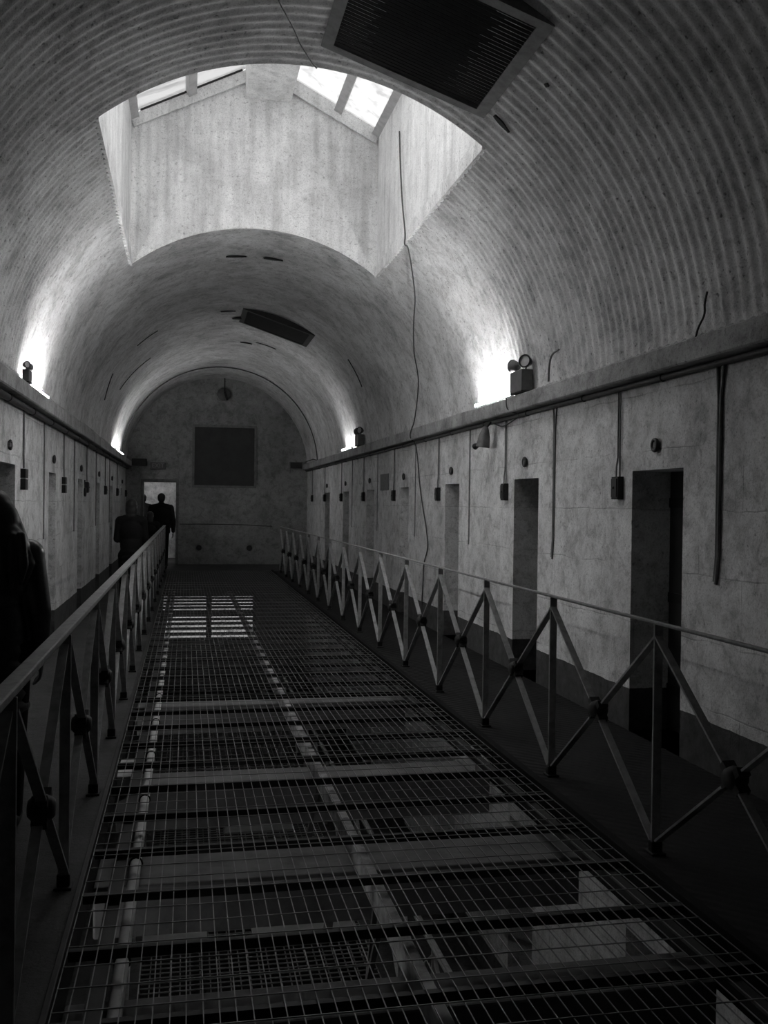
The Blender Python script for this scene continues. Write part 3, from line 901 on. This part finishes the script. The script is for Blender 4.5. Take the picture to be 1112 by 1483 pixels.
for x, y in ((0.40, 5.6), (0.535, 6.18), (0.606, 6.357), (0.69, 6.584), (0.74, 6.75), (0.775, 6.824), (0.86, 7.02), (0.90, 7.085)):
    cr.append((x, y, SZ + math.sqrt(2.285 ** 2 - (x - CX) ** 2)))
o = MB().tube(smooth_path(cr), 0.005, 6).build('vault_crack_line', M_PIPE, None, cr[0])
tag(o, 'thin paint crack made as a wire over the near vault to the skylight edge', 'wire')
# conduit arch at the far end of the vault
arch = []
for i in range(60):
    a = -PI / 2 + 0.10 + (PI - 0.16) * i / 59
    arch.append((CX + (R - 0.03) * sin(a), 23.0, SZ + (R - 0.03) * cos(a)))
arch += [(2.965, 23.05, 2.66), (2.955, 24.6, 2.66)]
o = MB().tube(arch, 0.014, 8).build('arched_conduit', M_PIPE, None, arch[0])
tag(o, 'dark conduit following the vault arch in front of the end wall', 'conduit')
# hooked pipe on the right ledge
o = MB().tube(smooth_path([(2.99, 7.75, 2.645), (2.99, 7.74, 2.80), (3.00, 7.70, 2.875), (3.0, 7.55, 2.885)]), 0.009, 8).build('hooked_pipe', M_DROP, None, (2.99, 7.75, 2.645))
tag(o, 'short hooked pipe standing on the right ledge', 'pipe')

o = MB().tube(smooth_path([(2.972, 5.30, 2.612), (2.968, 5.27, 2.66), (2.985, 5.22, 2.73), (2.99, 5.24, 2.80), (2.985, 5.20, 2.86)]), 0.0065, 8).build('torn_cable', M_PIPE, None, (2.972, 5.30, 2.612))
tag(o, 'dark torn cable end standing on the right ledge near the picture edge', 'cable')

# ------------------------------------------------------------------ lamps
def batten(x, s, y0, y1, z, label, glow=None):
    g = thing('fluorescent_lamp', label, 'lamp', (x, (y0 + y1) / 2, z), 'fluorescent lamps on the ledges')
    xa, xb = sorted((x + s * 0.03, x - s * 0.015))
    MB().bbox(x - 0.022, x + 0.022, y0, y1, z, z + 0.016, 0.003).build('tray', M_PALE, g)
    for yy in (y0 + 0.015, y1 - 0.015):
        MB().bbox(x - 0.016, x + 0.016, yy - 0.012, yy + 0.012, z + 0.014, z + 0.052, 0.003).build('lamp_holder', M_PALE, g)
    MB().tube([(x, y0 + 0.03, z + 0.036), (x, y1 - 0.03, z + 0.036)], 0.013, 12).build('tube', glow or M_TUBE, g)
    return g
batten(3.015, -1, 8.74, 9.95, 2.620, 'glowing fluorescent lamp on the right ledge beside the emergency light')
batten(-1.43, 1, 9.25, 10.6, 2.620, 'glowing fluorescent lamp on the left ledge nearest the viewpoint')
batten(3.0, -1, 17.7, 18.9, 2.620, 'glowing fluorescent lamp on the right ledge near the end wall', M_TUBE_DIM)
batten(-1.42, 1, 20.3, 22.6, 2.620, 'glowing fluorescent lamp on the left ledge near the end wall', M_TUBE_DIM)

def emergency(x, s, y, z, label, k=1.0):
    """box with two swivelling lamp heads on top"""
    g = thing('emergency_light', label, 'emergency light', (x, y, z), 'emergency light boxes on the ledges')
    x0, x1 = sorted((x - s * 0.05 * k, x + s * 0.055 * k))
    MB().bbox(x0, x1, y - 0.16 * k, y + 0.16 * k, z, z + 0.195 * k, 0.006).build('battery_box', M_GREY, g)
    MB().bbox(x0 - 0.004, x1 + 0.004, y - 0.165 * k, y + 0.165 * k, z - 0.010, z + 0.0, 0.003).build('base_plate', M_STEEL, g)
    for yy, dirv in ((y + 0.17 * k, Vector((s * 0.35, 0.9, 0.15))), (y - 0.14 * k, Vector((s * 0.75, -0.65, 0.05)))):
        zc = z + 0.262 * k
        h = MB().tube([(x, yy * 0.8 + y * 0.2, z + 0.19 * k), (x, yy, zc - 0.02 * k)], 0.009 * k, 8)
        d = dirv.normalized()
        h.lathe(Vector((x, yy, zc)) - d * 0.05 * k, d, [(i * k, j * k) for i, j in ((0, 0.0), (0.0, 0.025), (0.03, 0.046), (0.075, 0.058), (0.09, 0.058), (0.09, 0.050))], 18)
        hd = h.build('lamp_head', M_GREY, g)
        MB().lathe(Vector((x, yy, zc)) - d * 0.05 * k, d, [(0.083 * k, 0.050 * k), (0.085 * k, 0.0)], 18).build('lens', M_PALE, hd)
        MB().torus(Vector((x, yy, zc)) + d * 0.04 * k, d, 0.055 * k, 0.008 * k, 20, 8).build('rim', M_BLACK, hd)
    return g
emergency(3.0, -1, 8.46, 2.633, 'grey emergency light box with two round heads on the right ledge')
emergency(-1.41, 1, 9.12, 2.640, 'emergency light box silhouetted by the lamp on the left ledge', 0.55)
emergency(3.0, -1, 16.95, 2.633, 'emergency light box on the right ledge further down the hall')

for x, y0, lab in ((XL + 0.05, 3.4, 'added unseen lamp on the lower left wall under the walkway, nearest the viewpoint'), (XL + 0.05, 7.2, 'added unseen lamp on the lower left wall under the walkway, further from the viewpoint')):  # added lamps, hidden by the slab, that brighten the lower right wall
    g = thing('fluorescent_lamp', lab, 'lamp', (x, y0 + 0.6, -0.75), 'added unseen lamps of the storey below')
    MB().bbox(XL - 0.002, XL + 0.035, y0, y0 + 1.2, -0.79, -0.71, 0.004).build('tray', M_PALE, g)
    MB().tube([(XL + 0.055, y0 + 0.03, -0.75), (XL + 0.055, y0 + 1.17, -0.75)], 0.014, 12).build('tube', M_TUBE_ADDED, g)

# bracketed horn shaped fixture hanging under the right conduit
g = thing('wall_fixture', 'pale bell shaped fixture with dark snout hanging from the right conduit', 'fixture', (3.05, 9.5, 2.43))
MB().tube([(3.05, 9.5, 2.45), (3.03, 9.5, 2.42), (3.0, 9.5, 2.39)], 0.010, 8).build('hanger', M_BOSS, g)
MB().lathe((2.995, 9.5, 2.40), (-0.12, 0.10, -1), [(0, 0.0), (0.0, 0.022), (0.03, 0.036), (0.10, 0.058), (0.20, 0.070), (0.215, 0.070), (0.215, 0.060), (0.10, 0.045)], 22).build('shade', M_FRAME, g)
sn = MB().tube([(2.97, 9.54, 2.24), (2.955, 9.62, 2.22)], 0.026, 12)
sn.tube([(2.955, 9.62, 2.22), (2.945, 9.70, 2.205)], [0.018, 0.034], 12)
sn.build('snout', M_BLACK, g)

# slack cables at the emergency light
o = MB().tube(smooth_path([(2.95, 8.70, 2.625), (2.945, 8.72, 2.60), (2.945, 8.72, 2.55), (2.96, 8.72, 2.49), (3.05, 8.6, 2.44), (3.075, 8.9, 2.41), (3.075, 9.2, 2.37), (3.06, 9.45, 2.43)]), 0.006, 6).build('slack_cable', M_PIPE, None, (2.95, 8.70, 2.625))
tag(o, 'slack cable looping from the right emergency light to the hanging fixture', 'cable')

# ------------------------------------------------------------------ end wall fittings
bd = thing('blank_board', 'large square dark board with pale frame on the end wall', 'board', (0.95, YE, 2.0))
bx0, bx1, bz0, bz1 = 0.19, 1.71, 2.035, 3.53
MB().bbox(bx0, bx1, YE - 0.03, YE - 0.003, bz0, bz1, 0.004).build('panel', M_BOARD, bd)
fr = MB()
for x in (bx0 - 0.03, bx1 + 0.03): fr.bbox(x - 0.03, x + 0.03, YE - 0.05, YE - 0.003, bz0 - 0.06, bz1 + 0.06, 0.004)
for z in (bz0 - 0.03, bz1 + 0.03): fr.bbox(bx0, bx1, YE - 0.05, YE - 0.003, z - 0.03, z + 0.03, 0.004)
fr.build('frame', M_FRAME, bd)
for x, lab in ((0.326, 'left'), (1.613, 'right')):
    g = thing('round_vent', 'small round black vent low on the end wall, %s of two' % lab, 'vent', (x, YE, 0.425), 'round vents low on the end wall')
    MB().lathe((x, YE - 0.002, 0.425), (0, -1, 0), [(0, 0.07), (0.02, 0.07), (0.024, 0.058), (0.014, 0.05), (0.014, 0.0)], 22).build('rim', M_BOSS, g)
    s_ = MB()
    for i in range(5):
        z = 0.425 - 0.036 + i * 0.018
        hw = math.sqrt(0.05 ** 2 - (z - 0.425) ** 2)
        s_.box(x - hw, x + hw, YE - 0.024, YE - 0.014, z - 0.003, z + 0.003)
    s_.build('slats', M_BLACK, g)
o = MB().tube([(DX1 + 0.1, YE - 0.012, 1.03), (0.6, YE - 0.012, 1.035), (1.4, YE - 0.012, 1.03), (2.2, YE - 0.012, 0.99)], 0.010, 8).build('wall_cable', M_PIPE, None, (0.6, YE, 1.03))
tag(o, 'thin horizontal cable clipped to the end wall', 'cable')
# hanging bell like lamp at the crown of the end wall
g = thing('hanging_fitting', 'dark round fitting hanging below the crown of the end wall', 'fixture', (0.93, YE - 0.1, 4.42))
MB().tube([(0.93, YE - 0.12, 4.80), (0.93, YE - 0.12, 4.45)], 0.014, 8).build('rod', M_BOSS, g)
MB().lathe((0.91, YE - 0.05, 4.38), (0, -1, 0), [(0, 0.0), (0.0, 0.16), (0.03, 0.17), (0.05, 0.15), (0.07, 0.05), (0.07, 0.0)], 26).build('disc', M_GREY, g)
MB().bar((0.93, YE - 0.15, 4.44), (1.0, YE - 0.15, 4.22), 0.05, 0.06, (0, 1, 0)).build('clapper', M_BLACK, g)
# exit sign
sg = thing('exit_sign', 'dark unlit exit sign on the end wall above the doorway', 'sign', (-0.72, YE, 2.42))
MB().bbox(-0.91, -0.53, YE - 0.05, YE - 0.003, 2.42, 2.60, 0.006).build('sign_box', M_SIGN, sg)
cu = bpy.data.curves.new('lettering', 'FONT'); cu.body = 'EXIT'; cu.size = 0.15; cu.align_x = 'CENTER'; cu.align_y = 'CENTER'; cu.extrude = 0.002
to = bpy.data.objects.new('tmp', cu); COL.objects.link(to)
bpy.context.view_layer.update()
dg = bpy.context.evaluated_depsgraph_get()
tm = bpy.data.meshes.new_from_object(to.evaluated_get(dg))
bpy.data.objects.remove(to)
tm.transform(Matrix.Translation((-0.72, YE - 0.053, 2.51)) @ Matrix.Rotation(PI / 2, 4, 'X'))
tm.materials.clear(); tm.materials.append(M_SIGNT)
lo = bpy.data.objects.new('lettering', tm); COL.objects.link(lo); lo.parent = sg
lo.matrix_parent_inverse = parent_matrix(sg).inverted()
# dark junction boxes at the two ends of the ledges
for x0, x1, lab in ((-1.36, -1.0, 'dark junction box at the far end of the left ledge'), (2.62, 2.95, 'junction box at the far end of the right ledge')):
    g = thing('junction_box', lab, 'junction box', ((x0 + x1) / 2, YE - 0.1, 2.5))
    MB().bbox(x0, x1, YE - 0.14, YE - 0.003, 2.50, 2.68, 0.008).build('case', M_BOARD if x0 < 0 else M_FRAME, g)
    MB().bbox(x0 + 0.02, x1 - 0.02, YE - 0.155, YE - 0.14, 2.515, 2.665, 0.005).build('lid', M_BOARD, g)
# faded notice on the right wall
g = thing('wall_notice', 'faded notice sheet with lines high on the right wall', 'notice', (XR, 15.1, 1.82))
MB().bbox(XR - 0.012, XR - 0.001, 14.8, 15.45, 1.82, 2.08, 0.002).build('sheet', M_FRAME, g)
ln_ = MB()
for i in range(4): ln_.box(XR - 0.014, XR - 0.0115, 14.86, 15.38, 1.86 + i * 0.055, 1.872 + i * 0.055)
ln_.build('rules', M_GREY, g)
# bundle hanging next to the third left door box
g = thing('cable_bundle', 'dark bundled cable hanging beside the third left wall switch box', 'cable', (XL + 0.05, 15.05, 1.80))
MB().torus((XL + 0.014, 15.05, 1.72), (1, 0, 0), 0.055, 0.016, 18, 8).build('coil', M_BLACK, g)
MB().tube([(XL + 0.008, 15.05, 1.90), (XL + 0.014, 15.05, 1.76)], 0.010, 8).build('tail', M_BLACK, g)

# ------------------------------------------------------------------ people
def sphere_pts(mb, c, r, n=10):
    prof = [(-cos(PI * i / n), sin(PI * i / n)) for i in range(n + 1)]
    mb.lathe(c, (0, 0, 1), [(d * r, q * r) for d, q in prof], 2 * n)
def ell(mb, c, rx, ry, rz, n=12):
    V = []; F = []; m = 2 * n
    for i in range(n + 1):
        th = PI * i / n
        for k in range(m):
            a = 2 * PI * k / m
            V.append((c[0] + rx * sin(th) * cos(a), c[1] + ry * sin(th) * sin(a), c[2] - rz * cos(th)))
    for i in range(n):
        for k in range(m):
            k2 = (k + 1) % m
            F.append((i * m + k, i * m + k2, (i + 1) * m + k2, (i + 1) * m + k))
    bm = bmesh.new()
    vs = [bm.verts.new(v) for v in V]
    for f in F:
        try: bm.faces.new([vs[i] for i in f])
        except Exception: pass
    bmesh.ops.remove_doubles(bm, verts=bm.verts, dist=1e-5)
    bm.verts.index_update()
    mb.add([v.co for v in bm.verts], [[v.index for v in f.verts] for f in bm.faces])
    bm.free()
def limb(mb, pts, rs, flat=1.0):
    """chain of tapered capsules"""
    for (a, b), (ra, rb) in zip(zip(pts[:-1], pts[1:]), zip(rs[:-1], rs[1:])):
        a = Vector(a); b = Vector(b); L = (b - a).length
        n = max(2, int(L / 0.03))
        prof = [(-ra * cos(PI / 2 * i / 5), ra * sin(PI / 2 * i / 5)) for i in range(6)]
        prof += [(L * i / n, ra + (rb - ra) * i / n) for i in range(1, n)]
        prof += [(L + rb * sin(PI / 2 * i / 5), rb * cos(PI / 2 * i / 5)) for i in range(6)]
        mb.lathe(a, (b - a), prof, 14)

def remesh(mb, name, mat, parent, vox=0.009, it=6):
    me = bpy.data.meshes.new('tmp')
    bm = bmesh.new()
    tmp = bpy.data.meshes.new('tmp2'); tmp.from_pydata(mb.v, [], mb.f); bm.from_mesh(tmp)
    bmesh.ops.remove_doubles(bm, verts=bm.verts, dist=2e-4)
    bmesh.ops.recalc_face_normals(bm, faces=bm.faces)
    bm.to_mesh(me); bm.free()
    ob = bpy.data.objects.new('tmp', me); COL.objects.link(ob)
    md = ob.modifiers.new('r', 'REMESH'); md.mode = 'VOXEL'; md.voxel_size = vox; md.use_smooth_shade = True
    s = ob.modifiers.new('s', 'SMOOTH'); s.iterations = it; s.factor = 0.5
    bpy.context.view_layer.update()
    dg = bpy.context.evaluated_depsgraph_get()
    out = bpy.data.meshes.new_from_object(ob.evaluated_get(dg))
    bpy.data.objects.remove(ob)
    out.name = name
    out.materials.clear(); out.materials.append(mat)
    for p in out.polygons: p.use_smooth = True
    o = bpy.data.objects.new(name, out); COL.objects.link(o)
    if parent is not None: o.parent = parent
    return o

def person(loc, rotz, height, label, hair='short', coat='jacket', arms='down', wide=1.0, step=0.10, head_turn=0.0, coat_mat=None):
    k = height / 1.75
    root = thing('person', label, 'person', loc)
    root.rotation_euler = (0, 0, rotz); root.scale = (k, k, k)
    body = MB()
    W = wide
    # skeleton, facing +y
    hip = {s: (s * 0.095, 0, 0.90) for s in (-1, 1)}
    foot_y = {-1: step, 1: -step}
    knee = {s: (s * 0.10, foot_y[s] * 0.55 + 0.03, 0.49) for s in (-1, 1)}
    ank = {s: (s * 0.10, foot_y[s] - 0.02, 0.085) for s in (-1, 1)}
    sh = {s: (s * 0.185 * W, 0, 1.42) for s in (-1, 1)}
    if arms == 'down':
        el = {s: (s * 0.245 * W, -0.03, 1.12) for s in (-1, 1)}; wr = {s: (s * 0.25 * W, 0.05, 0.86) for s in (-1, 1)}
    else:   # forearms raised in front, as if holding a camera
        el = {s: (s * 0.235 * W, 0.03, 1.15) for s in (-1, 1)}; wr = {s: (s * 0.075, 0.25, 1.33) for s in (-1, 1)}
    # torso
    ell(body, (0, 0, 0.95), 0.165, 0.115, 0.14)
    ell(body, (0, 0.005, 1.10), 0.145, 0.10, 0.16)
    ell(body, (0, 0.0, 1.28), 0.175 * W, 0.115, 0.19)
    limb(body, [sh[-1], (0, -0.01, 1.44), sh[1]], [0.062, 0.075, 0.062])
    limb(body, [(0, -0.01, 1.42), (0, 0.01, 1.54)], [0.062, 0.054])
    # head and face
    hz = 1.64
    ell(body, (0, -0.005, hz + 0.01), 0.076, 0.096, 0.10)
    ell(body, (0, 0.035, hz - 0.055), 0.058, 0.062, 0.068)
    ell(body, (0, 0.076, hz - 0.105), 0.026, 0.022, 0.02)
    limb(body, [(0, 0.088, hz + 0.012), (0, 0.112, hz - 0.03)], [0.010, 0.015])
    for s in (-1, 1):
        ell(body, (s * 0.014, 0.100, hz - 0.035), 0.010, 0.010, 0.008)
        ell(body, (s * 0.033, 0.083, hz + 0.028), 0.024, 0.014, 0.009)
        ell(body, (s * 0.079, -0.005, hz - 0.005), 0.012, 0.024, 0.034)
        ell(body, (s * 0.030, 0.081, hz + 0.004), 0.013, 0.010, 0.010)
        ell(body, (s * 0.012, 0.092, hz - 0.070), 0.016, 0.010, 0.007)
        # arm, leg
        limb(body, [sh[s], el[s], wr[s]], [0.052, 0.041, 0.028])
        limb(body, [hip[s], knee[s], ank[s]], [0.088, 0.058, 0.040])
        limb(body, [(ank[s][0], ank[s][1] - 0.03, 0.045), (ank[s][0] + s * 0.01, ank[s][1] + 0.14, 0.032)], [0.038, 0.032])
        # hand
        w = Vector(wr[s]); e = Vector(el[s]); d = (w - e).normalized()
        if arms == 'down':
            side = Vector((0, 1, 0)); nrm = Vector((-s, 0, 0))
        else:
            side = Vector((-s * 0.2, 0.2, 1)); nrm = Vector((-s * 0.7, -0.6, 0))
        side = (side - d * side.dot(d)).normalized(); nrm = (nrm - d * nrm.dot(d) - side * nrm.dot(side)).normalized()
        for i in range(4):
            o = (i - 1.5) * 0.019
            limb(body, [w, w + d * 0.085 + side * o], [0.021, 0.011])
            L = (0.066, 0.078, 0.074, 0.058)[3 - i]
            b0 = w + d * 0.085 + side * o
            b1 = b0 + d * L * 0.5 + nrm * L * 0.14
            b2 = b1 + d * L * 0.42 + nrm * L * 0.40
            limb(body, [b0, b1, b2], [0.0095, 0.0088, 0.0076])
        t0 = w + d * 0.025 + side * 0.02
        limb(body, [t0, t0 + d * 0.035 + side * 0.026 + nrm * 0.008, t0 + d * 0.072 + side * 0.030 + nrm * 0.020], [0.014, 0.011, 0.009])
    remesh(body, 'body', M_SKIN, root, 0.0065, 4)
    # clothing
    c = MB()
    hem = {'jacket': 0.86, 'coat': 0.62, 'long': 0.50}[coat]
    ell(c, (0, 0.0, 1.27), 0.205 * W, 0.150, 0.22)
    ell(c, (0, 0.0, 1.05), 0.190 * W, 0.145, 0.24)
    limb(c, [(sh[-1][0], 0, 1.415), (0, -0.015, 1.445), (sh[1][0], 0, 1.415)], [0.082, 0.095, 0.082])
    limb(c, [(0, -0.012, 1.44), (0, 0.0, 1.505)], [0.082, 0.072])
    for z in lin(hem, 1.05, 6):
        t = (1.05 - z) / 0.5
        ell(c, (0, 0.0, z), (0.185 + 0.02 * t) * W, 0.145 + 0.02 * t, 0.09)
    for s in (-1, 1):
        w = Vector(wr[s]); e = Vector(el[s])
        limb(c, [sh[s], el[s], e + (w - e) * 0.93], [0.080, 0.062, 0.046])
    ct = remesh(c, 'coat', coat_mat or M_COAT, root, 0.011, 5)
    tr = MB()
    ell(tr, (0, 0, 0.93), 0.178, 0.128, 0.13)
    for s in (-1, 1):
        limb(tr, [hip[s], knee[s], (ank[s][0], ank[s][1], 0.10)], [0.100, 0.074, 0.062])
    remesh(tr, 'trousers', M_TROU, root, 0.011, 4)
    for s in (-1, 1):
        b = MB()
        limb(b, [(ank[s][0], ank[s][1] - 0.035, 0.052), (ank[s][0] + s * 0.012, ank[s][1] + 0.155, 0.042)], [0.050, 0.042])
        limb(b, [(ank[s][0], ank[s][1], 0.05), (ank[s][0], ank[s][1], 0.12)], [0.047, 0.045])
        remesh(b, 'shoe', M_SHOE, root, 0.009, 3)
    h = MB()
    ell(h, (0, -0.016, hz + 0.026), 0.088, 0.098, 0.096)
    if hair == 'long':
        ell(h, (0, -0.050, hz - 0.05), 0.125, 0.080, 0.14)
        ell(h, (0, -0.085, hz - 0.18), 0.170, 0.066, 0.15)
        for s in (-1, 1):
            limb(h, [(s * 0.085, -0.02, hz), (s * 0.125, -0.045, hz - 0.13), (s * 0.165, -0.065, hz - 0.27), (s * 0.155, -0.095, hz - 0.36)], [0.03, 0.042, 0.046, 0.022])
        for i in range(7):
            x = (i - 3) * 0.048
            limb(h, [(x, -0.125, hz - 0.12), (x * 1.1, -0.145, hz - 0.27), (x * 1.0, -0.15, hz - 0.37 - 0.02 * (i % 2))], [0.022, 0.024, 0.010])
    elif hair == 'medium':
        ell(h, (0, -0.050, hz - 0.055), 0.088, 0.060, 0.11)
        ell(h, (0, -0.055, hz - 0.13), 0.08, 0.05, 0.07)
    else:
        ell(h, (0, -0.045, hz - 0.03), 0.078, 0.062, 0.075)
    remesh(h, 'hair', M_HAIR, root, 0.008, 4)
    return root

person((-0.915, 5.0, 0.0), 0.08, 1.625, 'long haired person in a dark glinting coat at the left picture edge, seen from behind', 'long', 'coat', 'down', 0.93, 0.10, coat_mat=M_SEQUIN)
person((-0.755, 14.0, 0.0), 0.0, 1.615, 'person in a long black coat on the left walkway with elbows out, seen from behind', 'medium', 'long', 'raised', 0.86, 0.08)
person((-0.585, 23.55, 0.0), 0.06, 1.79, 'tall short haired person in a black jacket in front of the bright doorway', 'short', 'jacket', 'down', 1.12, 0.06)
person((-0.72, 20.2, 0.0), 0.0, 1.39, 'short person in dark clothes on the walkway before the tall person', 'medium', 'jacket', 'down', 0.92, 0.06)
person((-1.145, 26.7, 0.0), 0.2, 1.79, 'person half hidden by the left jamb of the bright doorway', 'short', 'jacket', 'down', 1.0, 0.06)

# ------------------------------------------------------------------ light
w = bpy.data.worlds.new('sky'); sc.world = w; w.use_nodes = True
bg = w.node_tree.nodes['Background']
bg.inputs['Color'].default_value = (1, 1, 1, 1)
bg.inputs['Strength'].default_value = 10.0
def portal(name, loc, rot, sx, sy):
    l = bpy.data.lights.new(name, 'AREA'); l.shape = 'RECTANGLE'; l.size = sx; l.size_y = sy
    l.cycles.is_portal = True
    o = bpy.data.objects.new(name, l); o.location = loc; o.rotation_euler = rot; COL.objects.link(o)
portal('skylight_daylight', ((SX0 + SX1) / 2, (SY0 + SY1) / 2, 6.95), (0, 0, 0), SX1 - SX0, SY1 - SY0)
portal('lower_window_daylight', ((WX0 + WX1) / 2, YE + 0.34, (WZ0 + WZ1) / 2), (-PI / 2, 0, 0), WX1 - WX0, WZ1 - WZ0)

# ------------------------------------------------------------------ camera
cam = bpy.data.cameras.new('camera')
cam.sensor_fit = 'VERTICAL'; cam.sensor_height = 36.0; cam.sensor_width = 27.0
cam.lens = 36.0 * 1400.0 / 1483.0
cam.clip_start = 0.05; cam.clip_end = 200
co = bpy.data.objects.new('camera', cam); COL.objects.link(co)
yaw, pitch, roll = math.radians(11.5515), math.radians(-0.4003), 0.013
d = Vector((sin(yaw) * cos(pitch), cos(yaw) * cos(pitch), sin(pitch)))
r0 = Vector((cos(yaw), -sin(yaw), 0)); u0 = r0.cross(d)
r_ = r0 * cos(roll) + u0 * sin(roll); u_ = -r0 * sin(roll) + u0 * cos(roll)
m = Matrix((r_, u_, -d)).transposed().to_4x4()
m.translation = Vector((0, 0, 1.58))
co.matrix_world = m
sc.camera = co

vs = sc.view_settings
vs.view_transform = 'Standard'; vs.look = 'None'; vs.gamma = 1.0; vs.exposure = -0.1
try: vs.use_curve_mapping = False
except Exception: pass
